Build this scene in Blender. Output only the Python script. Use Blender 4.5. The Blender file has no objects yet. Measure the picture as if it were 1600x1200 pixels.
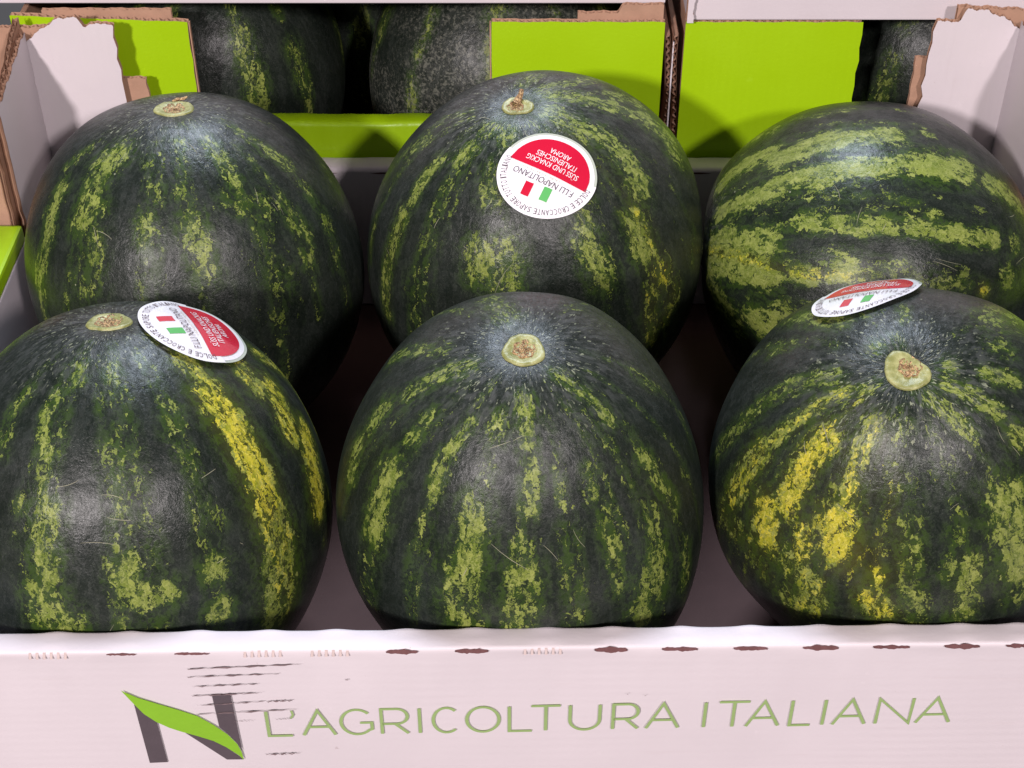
import bpy, bmesh, math, random
import numpy as np
from mathutils import Vector, Matrix
random.seed(7); rng = np.random.default_rng(7)
S = bpy.context.scene; COL = S.collection
R = math.radians
# ------------------------------------------------------------------ camera
PITCH = R(40); CAM = np.array([0, 0, .8825]); FPX = 2400.
cd = bpy.data.cameras.new('camera'); cam = bpy.data.objects.new('camera', cd); COL.objects.link(cam)
cam.location = CAM; cam.rotation_euler = (R(90) - PITCH, 0, 0)
cd.sensor_width = 36; cd.lens = 36 * FPX / 1600; cd.clip_start = .02; cd.clip_end = 50
S.camera = cam
def at(px, py, Y):                       # photograph pixel -> point on the vertical plane y = Y
    d = np.array([(px - 800) / FPX, math.cos(PITCH) + math.sin(PITCH) * (600 - py) / FPX,
                  -math.sin(PITCH) + math.cos(PITCH) * (600 - py) / FPX])
    return CAM + d * (Y / d[1])
# ------------------------------------------------------------------ shop light
W = bpy.data.worlds.new('World'); S.world = W; W.use_nodes = True
bg = W.node_tree.nodes['Background']; bg.inputs[0].default_value = (.93, .93, 1, 1); bg.inputs[1].default_value = .095
def lamp(name, loc, target, power, size, color):
    l = bpy.data.lights.new(name, 'AREA'); l.shape = 'DISK'; l.size = size; l.energy = power; l.color = color
    o = bpy.data.objects.new(name, l); COL.objects.link(o); o.location = loc
    o.rotation_euler = (Vector(target) - Vector(loc)).to_track_quat('-Z', 'Y').to_euler(); return o
lamp('ceiling_spot', (-1.30, -1.90, 1.98), (0, .9, .15), 104, .26, (1, .91, .915))
lamp('ceiling_spot', (1.06, -1.70, 2.10), (0, .9, .15), 60, .24, (1, .90, .91))
lamp('ceiling_panel', (-.1, 2.3, 2.5), (0, .75, .2), 74, .9, (.74, .84, 1))
S.view_settings.view_transform = 'Standard'; S.view_settings.look = 'None'
S.view_settings.exposure = 0.12; S.view_settings.gamma = 1
# ------------------------------------------------------------------ node helpers
class NT:
    def __init__(s, name):
        s.m = bpy.data.materials.new(name); s.m.use_nodes = True; s.t = s.m.node_tree; s.t.nodes.clear()
        s.out = s.n('ShaderNodeOutputMaterial'); s.b = s.n('ShaderNodeBsdfPrincipled')
        s.l(s.b.outputs[0], s.out.inputs[0])
    def n(s, k, **kw):
        x = s.t.nodes.new(k)
        for a, v in kw.items(): setattr(x, a, v)
        return x
    def l(s, a, b): s.t.links.new(a, b)
    def put(s, sock, v):
        if hasattr(v, 'links') or isinstance(v, bpy.types.NodeSocket): s.l(v, sock)
        else: sock.default_value = v
    def math(s, op, a, b=0., c=0., clamp=False):
        x = s.n('ShaderNodeMath', operation=op, use_clamp=clamp)
        for i, v in enumerate((a, b, c)): s.put(x.inputs[i], v)
        return x.outputs[0]
    def vmath(s, op, a, b):
        x = s.n('ShaderNodeVectorMath', operation=op); s.put(x.inputs[0], a); s.put(x.inputs[1], b); return x.outputs[0]
    def mix(s, f, a, b):
        x = s.n('ShaderNodeMix', data_type='RGBA'); s.put(x.inputs[0], f)
        s.put(x.inputs[6], a if not isinstance(a, tuple) else (*a, 1)[:4]); s.put(x.inputs[7], b if not isinstance(b, tuple) else (*b, 1)[:4])
        return x.outputs[2]
    def step(s, v, a, b, lo=0., hi=1.):
        x = s.n('ShaderNodeMapRange', interpolation_type='SMOOTHSTEP'); s.put(x.inputs[0], v)
        for i, q in zip((1, 2, 3, 4), (a, b, lo, hi)): s.put(x.inputs[i], q)
        return x.outputs[0]
    def noise(s, vec, scale, detail=3., rough=.55, dist=0.):
        x = s.n('ShaderNodeTexNoise'); s.put(x.inputs['Vector'], vec); x.inputs['Scale'].default_value = scale
        x.inputs['Detail'].default_value = detail; x.inputs['Roughness'].default_value = rough; x.inputs['Distortion'].default_value = dist
        return x.outputs[0], x.outputs[1]
    def vor(s, vec, scale, feature='F1'):
        x = s.n('ShaderNodeTexVoronoi', feature=feature); s.put(x.inputs['Vector'], vec); x.inputs['Scale'].default_value = scale
        return x.outputs
    def attr(s, name):
        x = s.n('ShaderNodeAttribute', attribute_name=name); return x.outputs
    def obj(s): return s.n('ShaderNodeTexCoord').outputs['Object']
    def rnd(s): return s.n('ShaderNodeObjectInfo').outputs['Random']
    def bump(s, h, strength, dist):
        x = s.n('ShaderNodeBump'); x.inputs['Strength'].default_value = strength; x.inputs['Distance'].default_value = dist
        s.put(x.inputs['Height'], h); return x.outputs[0]
    def set(s, **kw):
        for k, v in kw.items():
            k = {'col': 'Base Color', 'rough': 'Roughness', 'spec': 'Specular IOR Level', 'nor': 'Normal', 'coat': 'Coat Weight',
                 'coatr': 'Coat Roughness', 'sheen': 'Sheen Weight'}[k]
            s.put(s.b.inputs[k], (*v, 1) if isinstance(v, tuple) and len(v) == 3 else v)
        return s.m
def flat(name, col, rough=.6, var=.12, scale=60, spec=.4, coat=0.):
    t = NT(name); n, _ = t.noise(t.obj(), scale, 4)
    c = t.mix(n, tuple(x * (1 - var) for x in col), tuple(min(1, x * (1 + var)) for x in col))
    h, _ = t.noise(t.obj(), scale * 6, 3)
    return t.set(col=c, rough=rough, spec=spec, coat=coat, nor=t.bump(h, .25, .0006))
def board(name, col, axis, spec=.35, rough=.5, marks=(.55, .47, .44), relief=.30, coat=0.):
    """coated cardboard: washboard from the flutes below, grain, faint handling marks"""
    t = NT(name); o = t.obj(); sep = t.n('ShaderNodeSeparateXYZ'); t.l(o, sep.inputs[0])
    n1, _ = t.noise(o, 9, 4); n2, _ = t.noise(o, 420, 2)
    wob = t.math('MULTIPLY', t.noise(o, 14, 2)[0], 1.6)
    ph = t.math('ADD', t.math('MULTIPLY', sep.outputs[axis], 6.2832 / .0072), wob)
    wv = t.math('MULTIPLY_ADD', t.math('SINE', ph), .5, .5)
    amt = t.step(t.noise(o, 7, 2)[0], .35, .75)
    st = t.n('ShaderNodeMapping'); t.l(o, st.inputs[0]); sc = [60, 60, 60]; sc[(0 if axis == 2 else 2)] = 5; st.inputs['Scale'].default_value = sc
    streak = t.step(t.noise(st.outputs[0], 3, 5, .6)[0], .58, .80, 0, .35)
    c = t.mix(t.step(n1, .3, .7), tuple(x * .955 for x in col), col)
    c = t.mix(t.math('MULTIPLY', streak, .8), c, tuple(a * b for a, b in zip(col, (.86, .82, .80))))
    c = t.mix(t.math('MULTIPLY', t.math('MULTIPLY', wv, amt), relief * .22), c, tuple(x * .80 for x in col))
    rub = t.step(t.noise(o, 38, 6, .75)[0], .62, .70, 0, .22); c = t.mix(rub, c, tuple(min(1, x * 1.12 + .03) for x in col))
    spots = t.step(t.noise(o, 95, 5, .7)[0], .70, .74, 0, .5)
    c = t.mix(spots, c, tuple(a * b for a, b in zip(col, marks)))
    h = t.math('ADD', t.math('MULTIPLY', t.math('MULTIPLY', wv, amt), .22), t.math('MULTIPLY', n2, .35))
    return t.set(col=c, rough=t.step(n1, .2, .8, rough - .06, rough + .1), spec=spec, coat=coat, coatr=.35, nor=t.bump(h, relief, .0008))
M = {}
WHITE = (.665, .60, .625); GREEN = (.36, .59, .004)
M['white_h'] = board('white_cardboard_flutes_level', WHITE, 2)
M['white_v'] = board('white_cardboard_flutes_upright', WHITE, 0)
M['green'] = board('green_printed_cardboard', GREEN, 0, .45, .38, (1.25, 1.12, 3), .55, .15)
M['kraft'] = flat('kraft_cardboard', (.43, .255, .175), .8, .22, 90, .2)
M['kraft_dark'] = flat('torn_kraft_core', (.135, .062, .062), .9, .3, 200, .15)
M['print_grey'] = flat('grey_ink', (.095, .075, .085), .5, .12, 80)
M['print_leaf'] = flat('leaf_green_ink', (.235, .47, .03), .45, .08, 60)
M['print_letter'] = flat('olive_green_ink', (.29, .41, .155), .5, .10, 80)
M['scuff'] = flat('scuffed_paper', (.20, .145, .15), .9, .45, 300, .1)
M['st_white'] = flat('sticker_white', (.83, .80, .82), .28, .03, 50, .5, .3)
M['st_red'] = flat('sticker_red', (.56, .006, .035), .25, .08, 50, .5, .4)
M['st_ink'] = flat('sticker_dark_ink', (.10, .075, .09), .4, .1, 50)
M['cut_paper'] = flat('cut_paper', (.52, .42, .40), .8, .2, 200, .2)
M['st_pale'] = flat('sticker_pale_ink', (.55, .50, .38), .4, .1, 50)
M['st_green'] = flat('sticker_flag_green', (.10, .42, .11), .35, .08, 50)
M['st_liner'] = flat('sticker_clear_rim', (.46, .50, .42), .25, .1, 80, .5, .3)
M['floor'] = flat('shade_darkened_board', (.11, .058, .052), .7, .15, 40, .2)  # crate floor, its colour darkened to carry the shade between the melons
M['scratch'] = flat('pale_scratch', (.30, .29, .20), .7, .3, 200, .2)
M['shelf'] = flat('dark_shelf', (.05, .035, .035), .6, .2, 20)
def rind_material(name, dusty=0.):
    t = NT(name); o = t.obj(); f = t.attr('stripe')[2]; halo = t.attr('halo')[2]; yel = t.attr('yellow')[2]; pol = t.attr('pol')[2]
    mer0 = t.attr('mer')[1]; r = t.rnd()
    off = t.n('ShaderNodeCombineXYZ'); t.put(off.inputs[0], t.math('MULTIPLY', r, 37)); t.put(off.inputs[1], t.math('MULTIPLY', r, 19)); t.put(off.inputs[2], t.math('MULTIPLY', r, 53))
    mer = t.vmath('ADD', t.vmath('MULTIPLY', mer0, (1., 1., .72)), off.outputs[0]); oo = t.vmath('ADD', o, off.outputs[0])
    warp = t.vmath('MULTIPLY', t.vmath('SUBTRACT', t.noise(oo, 170, 3, .65)[1], (.5, .5, .5)), (.10, .10, .07))
    wm = t.vmath('ADD', mer, warp)
    big, _ = t.noise(wm, 7, 4, .6); mid, _ = t.noise(wm, 24, 4, .62); fin, _ = t.noise(wm, 80, 4, .7)
    vo = t.vor(wm, 34); cell = t.n('ShaderNodeSeparateColor'); t.l(vo[1], cell.inputs[0])
    vo2 = t.vor(wm, 62); cel2 = t.n('ShaderNodeSeparateColor'); t.l(vo2[1], cel2.inputs[0])
    crack = t.vor(wm, 34, 'DISTANCE_TO_EDGE')[0]
    # dark ground of the rind
    g = t.mix(t.step(big, .32, .68), (.0070, .0110, .0085), (.0215, .0270, .0225))
    g = t.mix(t.step(fin, .46, .74, 0, .75), g, (.042, .048, .038))
    g = t.mix(t.step(mid, .56, .44, 0, .55), g, (.0070, .0110, .0070))
    veins = t.math('MULTIPLY', t.step(mid, .44, .60), t.step(halo, .10, .60))
    g = t.mix(t.math('MULTIPLY', veins, .9), g, (.034, .064, .010))
    g = t.mix(t.math('MULTIPLY', t.step(halo, .15, .8), .40), g, (.018, .038, .006))
    # pale flakes of the stripes
    q = t.math('ADD', t.math('ADD', t.math('MULTIPLY', cell.outputs[0], .72), t.math('MULTIPLY', cel2.outputs[0], .50)), t.math('ADD', t.math('MULTIPLY', fin, .60), t.math('MULTIPLY', mid, 1.15)))
    v = t.math('SUBTRACT', t.math('MULTIPLY_ADD', f, 1.06, .335), q)
    v = t.math('SUBTRACT', v, t.step(crack, .055, .0, 0, .30))
    mask = t.step(v, -.40, -.365); core = t.step(v, -.34, -.12)
    s1 = t.mix(cell.outputs[1], (.100, .142, .017), (.225, .262, .055))
    s1 = t.mix(t.step(fin, .44, .66), s1, t.mix(.6, s1, (.34, .36, .12)))
    sy = t.mix(cell.outputs[1], (.28, .31, .015), (.62, .53, .040))
    sy = t.mix(t.step(fin, .48, .66), sy, (.76, .68, .14))
    yy = t.step(t.math('MULTIPLY_ADD', t.step(yel, .02, .25), t.math('ADD', t.math('MULTIPLY', t.math('SUBTRACT', mid, .5), 1.1), t.math('MULTIPLY', t.math('SUBTRACT', cel2.outputs[1], .5), .6)), yel), .30, .85)
    s = t.mix(yy, s1, sy); edge = t.mix(.62, s, (.035, .066, .010))
    c = t.mix(mask, g, t.mix(core, edge, s))
    c = t.mix(t.math('MULTIPLY', t.math('MULTIPLY', yel, t.step(halo, .05, .6)), .20), c, (.20, .17, .012))
    # short pale dashes radiating from the stem
    mw = t.vmath('MULTIPLY', t.vmath('ADD', mer, t.vmath('MULTIPLY', warp, (.30, .30, .30))), (1., 1., .16))
    ra, _ = t.noise(mw, 46, 2, .5); rb, _ = t.noise(t.vmath('MULTIPLY', mer, (1., 1., .1)), 22, 2, .5)
    polj = t.math('ADD', pol, t.math('MULTIPLY', t.math('SUBTRACT', big, .5), .9))
    dash = t.math('MULTIPLY', t.step(ra, .62, .67), t.step(polj, .56, .20))
    c = t.mix(t.math('MULTIPLY', dash, .75), c, (.30, .32, .215))
    ray_ = t.math('MULTIPLY', t.step(rb, .46, .66), t.step(pol, .80, .15)); c = t.mix(t.math('MULTIPLY', ray_, .55), c, (.085, .090, .085))
    # specks, waxy dust
    spk = t.step(t.vor(oo, 60)[0], .055, .035)
    spk = t.math('MULTIPLY', spk, t.step(t.noise(oo, 23, 2)[0], .60, .66))
    c = t.mix(t.math('MULTIPLY', spk, .7), c, (.34, .34, .24))
    dust, _ = t.noise(oo, 11, 5, .65); d2, _ = t.noise(oo, 240, 3, .7)
    dd = t.math('MULTIPLY', t.step(dust, .35, .8), t.step(d2, .3, .75))
    c = t.mix(t.math('MULTIPLY', dd, .14 + dusty * .4), c, (.125, .120, .125) if not dusty else (.19, .185, .17))
    if dusty:
        m = t.math('MULTIPLY', t.step(t.noise(oo, 300, 4, .75)[0], .5, .6), t.step(dust, .32, .6)); c = t.mix(t.math('MULTIPLY', m, dusty), c, (.20, .20, .16))
    rough = t.math('ADD', t.step(dust, .25, .8, .24, .36), t.math('MULTIPLY', t.step(fin, .3, .7), .13))
    spec = t.math('MULTIPLY', t.step(t.noise(oo, 75, 5, .7)[0], .36, .62, .20, .44), t.step(fin, .35, .6, .65, 1.1))
    h = t.math('ADD', t.math('MULTIPLY', t.noise(oo, 260, 4, .65)[0], .8), t.math('MULTIPLY', mid, 1.3))
    return t.set(col=c, rough=rough, spec=spec, nor=t.bump(h, .34, .0010))
M['rind'] = rind_material('watermelon_rind'); M['rind_dusty'] = rind_material('dusty_watermelon_rind', .5)
t = NT('stem_scar'); nn = t.noise(t.obj(), 160, 4)[0]
M['scar'] = t.set(col=t.mix(t.step(nn, .35, .65), (.20, .205, .06), (.36, .355, .15)), rough=.42, nor=t.bump(t.noise(t.obj(), 320, 3)[0], .5, .0012))
t = NT('dried_stem_cork'); nn = t.noise(t.obj(), 330, 5, .7)[0]
ce = t.vor(t.vmath('ADD', t.obj(), t.vmath('MULTIPLY', t.noise(t.obj(), 300, 3)[1], (.004, .004, .004))), 330, 'DISTANCE_TO_EDGE')[0]
M['cork'] = t.set(col=t.mix(t.step(ce, .10, .02, 0, .85), t.mix(t.step(nn, .36, .62), (.24, .12, .045), (.62, .42, .21)), (.09, .045, .02)), rough=.75, nor=t.bump(nn, .9, .002))
# ------------------------------------------------------------------ object helpers
def link(name, me, parent=None, mats=()):
    o = bpy.data.objects.new(name, me); COL.objects.link(o)
    for m in mats: me.materials.append(M[m])
    if parent is not None: o.parent = parent
    return o
def tag(o, label=None, cat=None, group=None, kind=None):
    for k, v in (('label', label), ('category', cat), ('group', group), ('kind', kind)):
        if v: o[k] = v
    return o
def empty(name, loc=(0, 0, 0)):
    o = bpy.data.objects.new(name, None); COL.objects.link(o); o.location = loc; o.empty_display_size = .05; return o
def mesh(name, V, F, smooth=False, mi=None):
    me = bpy.data.meshes.new(name); me.from_pydata([tuple(map(float, v)) for v in V], [], F)
    if mi is not None: me.polygons.foreach_set('material_index', mi)
    if smooth: me.polygons.foreach_set('use_smooth', [True] * len(F))
    me.update(); return me
def grid_faces(nu, nv, wrap=False, base=0):
    F = []
    for i in range(nu if wrap else nu - 1):
        for j in range(nv - 1):
            a = base + i * nv + j; b = base + ((i + 1) % nu) * nv + j; F.append((a, b, b + 1, a + 1))
    return F
def slab(name, lo, hi, mats, parent, face=None, bev=.0012):
    """cardboard slab; mats[0] on the big faces, mats[1] (if any) on the cut edges; face = axis of the big faces"""
    bm = bmesh.new(); bmesh.ops.create_cube(bm, size=1)
    lo = np.array(lo, float); hi = np.array(hi, float); off = np.array(parent.location) if parent is not None else 0
    for v in bm.verts: v.co = Vector((lo + hi) / 2 - off + np.array(v.co) * (hi - lo))
    bmesh.ops.bevel(bm, geom=list(bm.edges), offset=bev, segments=2, profile=.6, affect='EDGES')
    if len(mats) > 1 and face is not None:
        for f in bm.faces:
            if abs(f.normal[face]) < .6: f.material_index = 1
    me = bpy.data.meshes.new(name); bm.to_mesh(me); bm.free()
    return link(name, me, parent, mats)
def wob(x, s=0.):                          # cheap smooth 1-d noise
    return (math.sin(x * 1.7 + s) + .6 * math.sin(x * 4.1 + 2.3 * s + 1) + .35 * math.sin(x * 9.7 + 5.1 * s + 2) + .2 * math.sin(x * 23. + s)) / 2
def corr(name, P, nu, nv, lo, hi, thick, mats, parent, period=.0068, edge_u=(0, 0), seed=0., length=None):
    """a piece of corrugated board: front liner, back liner, fluted core between, torn outline.
    P(u, v, d) -> point: u in metres across the flutes, v in metres along them, d depth; lo/hi(u) = extent along v"""
    off = np.array(parent.location); V = []; F = []; mi = []
    us = np.linspace(0, length, nu)
    def sheet(dfun, m, flip=False):
        b = len(V)
        for i, u in enumerate(us):
            a, c = lo(u), hi(u)
            for j in range(nv):
                v = a + (c - a) * j / (nv - 1)
                w0 = edge_u[0] * wob(v * 160, seed) * max(0, 1 - u / (length * .3)); w1 = edge_u[1] * wob(v * 160, seed + 3) * max(0, 1 - (length - u) / (length * .3))
                V.append(np.array(P(u + w0 + w1, v, dfun(u))) - off)
        ff = grid_faces(nu, nv, False, b); F.extend(ff); mi.extend([m] * len(ff)); return b
    b0 = sheet(lambda u: 0, 0); b1 = sheet(lambda u: thick, 1)
    sheet(lambda u: thick * (.5 + .46 * math.sin(2 * math.pi * u / period)), 2)
    me = mesh(name, V, F, True, mi); return link(name, me, parent, mats)
MELONS = {
'FL': {"C":[-0.2532,0.7451,0.1453],"a":0.1296,"c":0.1458,"R":[[0.9999,0.003,0.0163],[-0.0,0.9832,-0.1826],[-0.0165,0.1826,0.983]],"bumps":[[-0.62,0.13,0.78,-0.0072],[-0.43,0.24,0.87,0.013],[-0.19,0.34,0.92,-0.0104],[0.94,0.27,0.22,-0.006],[0.99,0.16,0.02,0.0083],[0.9,-0.13,-0.42,-0.0069]],"st":[[[[-13,-45,88],[-19,-56,81],[-20,-64,74]],31,0.8,0.0],[[[-18,-69,71]],40,1.0,0.0],[[[-19,-74,65],[-19,-81,56]],38,0.6,0.0],[[[-17,-84,51],[-19,-89,42],[-18,-92,34],[-19,-94,27]],64,0.95,0.0],[[[-22,-96,17],[-21,-98,6],[-13,-99,1]],83,0.9,0.0],[[[-6,-35,94],[-6,-42,90]],36,0.8,0.0],[[[9,-33,94],[10,-42,90]],35,0.6,0.0],[[[5,-48,88],[6,-55,83]],25,0.5,0.0],[[[13,-69,71],[15,-77,62]],59,0.6,0.0],[[[17,-83,54],[14,-90,42],[16,-93,34]],36,0.6,0.0],[[[17,-94,29],[17,-96,21],[24,-96,13],[33,-93,14]],66,0.85,0.0],[[[14,-99,2]],52,0.5,0.0],[[[30,-95,0]],52,0.6,0.0],[[[27,-34,90],[30,-39,87]],43,0.4,0.0],[[[37,-48,79],[39,-56,73]],52,0.6,0.0],[[[43,-61,66],[46,-65,60]],40,0.6,0.0],[[[49,-72,50],[51,-75,43]],48,0.5,0.0],[[[51,-80,33],[58,-72,37]],57,0.4,0.0],[[[55,-81,18]],68,0.8,0.0],[[[56,-83,-3]],68,0.85,0.0],[[[30,-89,35]],56,0.5,0.0],[[[34,-90,27]],57,0.3,0.0],[[[31,-82,48]],47,0.3,0.0],[[[40,-21,89],[48,-27,83]],64,0.8,0.5],[[[54,-33,78],[62,-39,68],[67,-43,60],[72,-47,51],[76,-50,41],[78,-53,32]],85,0.95,0.9],[[[80,-54,25],[83,-54,16]],95,0.85,0.5],[[[82,-56,10],[83,-56,-4],[79,-58,-18]],120,0.8,0.3],[[[62,-5,78],[71,-10,70]],64,0.8,0.5],[[[76,0,65],[83,-9,55],[86,-14,49]],74,0.9,0.8],[[[91,-1,41],[95,-12,29],[97,-19,14]],79,0.95,1.0],[[[67,23,70],[78,38,50],[86,34,38],[93,28,25]],64,0.8,0.6],[[[-30,-41,86],[-39,-49,78]],39,0.5,0.0],[[[-40,-54,74],[-40,-62,67]],38,0.6,0.0],[[[-29,-81,51]],52,0.5,0.0],[[[-30,-87,39]],53,0.4,0.0],[[[98,-15,-8]],57,0.4,0.3]],"sticker":[[0.393,0.078,0.916],[0.256,0.285,0.924]]},
'FC': {"C":[0.0065,0.7412,0.156],"a":0.1232,"c":0.1571,"R":[[1.0,0.0,-0.0001],[-0.0,0.9855,0.1696],[0.0001,-0.1696,0.9855]],"bumps":[[-0.99,-0.12,0.07,0.0108],[0.99,-0.13,0.07,-0.0127],[-0.0,0.63,0.77,0.0036],[-0.74,0.4,0.55,-0.0045],[-0.9,0.22,0.38,-0.0083],[0.78,0.36,0.52,-0.0159],[-0.76,-0.56,-0.34,-0.0109],[0.79,-0.54,-0.3,0.0364],[0.94,0.13,0.31,-0.0118],[-0.38,0.58,0.72,0.0139],[0.38,0.58,0.73,0.0174]],"st":[[[[-39,9,92],[-54,19,82],[-68,29,67]],43,0.6,0.0],[[[-26,-8,96],[-43,-8,90],[-56,-10,82]],45,0.75,0.0],[[[-26,-19,95],[-34,-20,92]],16,0.4,0.0],[[[-69,-8,72],[-76,-11,64]],61,0.7,0.0],[[[-84,-14,53],[-88,-21,43]],64,0.8,0.0],[[[-45,-27,85],[-54,-34,77]],47,0.75,0.0],[[[-66,-41,64],[-70,-48,52],[-74,-54,39]],75,0.85,0.0],[[[-76,-59,28],[-80,-60,-1]],70,0.4,0.0],[[[-25,-36,90],[-32,-42,85],[-41,-49,77],[-43,-59,68]],33,0.8,0.0],[[[-47,-63,61],[-52,-68,52],[-56,-74,37],[-56,-80,21]],38,0.45,0.0],[[[-11,-37,92],[-13,-43,90]],50,0.7,0.0],[[[-16,-55,82],[-19,-63,76]],40,0.55,0.0],[[[-23,-69,69],[-23,-76,61],[-26,-82,51]],74,0.85,0.0],[[[-31,-84,45],[-31,-90,30],[-28,-93,24]],93,0.8,0.0],[[[1,-28,96],[1,-38,92],[2,-47,88]],42,0.8,0.0],[[[4,-55,84],[4,-62,78],[3,-70,72]],43,0.8,0.0],[[[-1,-81,59],[-1,-84,54]],56,0.65,0.0],[[[0,-88,48],[0,-93,36]],81,0.8,0.0],[[[-3,-96,27]],69,0.7,0.0],[[[13,-46,88]],25,0.3,0.0],[[[16,-57,81],[18,-67,72]],30,0.6,0.0],[[[22,-75,62],[23,-85,48]],64,0.5,0.0],[[[25,-88,41],[27,-93,26]],64,0.5,0.0],[[[14,-13,98],[24,-19,95],[34,-25,91],[42,-31,85]],31,0.7,0.0],[[[44,-42,80]],25,0.5,0.0],[[[47,-49,74],[53,-52,68]],39,0.4,0.0],[[[31,-53,79],[33,-62,71]],41,0.55,0.0],[[[39,-56,73]],37,0.4,0.0],[[[39,-67,63],[43,-73,53],[46,-79,41],[47,-81,34]],50,0.7,0.0],[[[54,3,84],[64,2,77]],43,0.5,0.0],[[[59,-39,71],[67,-43,61],[75,-45,49]],48,0.75,0.0],[[[62,-57,54],[67,-62,41]],61,0.65,0.0],[[[66,-68,32],[66,-73,19],[62,-78,12]],95,0.8,0.0],[[[81,4,59],[87,-3,48]],45,0.4,0.0],[[[82,-26,50]],52,0.4,0.0],[[[84,-50,22],[84,-54,5]],60,0.6,0.0],[[[77,-49,40]],48,0.3,0.0],[[[-16,46,87],[-8,24,97]],69,0.6,0.0],[[[26,40,88]],60,0.4,0.0],[[[-46,55,69]],75,0.4,0.0]]},
'FR': {"C":[0.2598,0.754,0.1622],"a":0.1242,"c":0.1687,"R":[[0.9843,-0.0679,0.1632],[0.0,0.9233,0.3841],[-0.1767,-0.3781,0.9087]],"bumps":[[-1.0,-0.04,0.03,0.0083],[-0.93,0.29,0.23,0.0043],[-0.81,0.48,0.35,-0.0033],[-0.58,0.66,0.49,0.0101],[-0.37,0.74,0.56,0.0045],[0.06,0.78,0.62,-0.0164],[0.31,0.72,0.62,-0.0166],[0.66,0.52,0.55,0.0201],[-0.9,-0.4,-0.17,0.0114],[-0.77,-0.59,-0.26,-0.0298]],"st":[[[[-49,56,67],[-38,44,82],[-27,35,90]],50,0.7,0.1],[[[-14,36,92]],34,0.6,0.0],[[[3,39,92],[2,29,96]],29,0.7,0.1],[[[-52,33,79],[-61,35,71]],38,0.6,0.1],[[[-33,3,94],[-51,6,86],[-69,5,72],[-81,2,59],[-93,4,36]],49,0.6,0.1],[[[-30,-7,95],[-41,-9,91],[-53,-13,84],[-64,-16,75]],40,0.8,0.4],[[[-15,-6,99],[-23,-8,97]],32,0.7,0.0],[[[-29,-14,95]],35,0.5,0.0],[[[-71,-18,68],[-81,-23,54],[-87,-25,43]],70,0.85,0.6],[[[-39,-25,89],[-48,-31,82],[-55,-38,74],[-60,-46,65]],68,0.95,0.85],[[[-71,-42,57],[-72,-52,46]],87,0.9,0.8],[[[-18,-25,95],[-26,-35,90]],60,0.85,0.4],[[[-29,-43,86],[-32,-54,78]],55,0.85,0.6],[[[-37,-59,72],[-39,-68,62]],80,1.0,1.0],[[[-46,-57,68]],50,0.8,0.8],[[[-38,-46,80]],29,0.7,0.5],[[[-46,-50,73]],39,0.6,0.5],[[[-53,-58,62],[-55,-64,53]],63,0.7,0.7],[[[-60,-66,45],[-53,-74,41],[-52,-80,30]],87,0.8,0.4],[[[-62,-75,23]],94,0.7,0.2],[[[-92,-26,28],[-80,-49,35],[-75,-60,28]],97,0.45,0.4],[[[-20,-80,56]],44,0.9,1.0],[[[-23,-86,46],[-19,-90,40]],73,0.85,0.7],[[[-29,-73,62]],144,0.3,1.0],[[[-7,-23,97],[-4,-28,96]],51,0.5,0.0],[[[-4,-36,93]],34,0.4,0.0],[[[-5,-65,76],[-5,-74,67],[-6,-83,56],[-3,-90,44],[-3,-93,36]],61,0.65,0.1],[[[-8,-53,84]],103,0.45,0.0],[[[4,-10,99],[12,-18,98],[20,-26,94],[25,-31,92]],40,0.8,0.1],[[[12,-46,88]],78,0.4,0.0],[[[17,-69,70]],56,0.6,0.0],[[[14,-77,62],[12,-82,57]],38,0.7,0.0],[[[23,-78,58],[21,-86,46],[19,-92,34]],67,0.8,0.1],[[[16,-8,98],[25,-12,96],[32,-16,93],[40,-20,89]],42,0.85,0.1],[[[19,0,98]],46,0.7,0.0],[[[37,-2,93],[50,-2,87]],43,0.8,0.1],[[[48,-29,83]],62,0.8,0.2],[[[40,-54,74],[43,-64,64],[47,-75,47]],96,0.9,0.1],[[[49,-81,32]],78,0.7,0.0],[[[47,16,87]],70,0.6,0.0],[[[44,34,83],[62,55,56]],92,0.6,0.0],[[[-13,14,98]],48,0.6,0.0],[[[-4,19,98],[-2,12,99]],31,0.5,0.0]],"sticker":[[-0.12,0.585,0.802],[-0.232,0.599,0.766]]},
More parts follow.
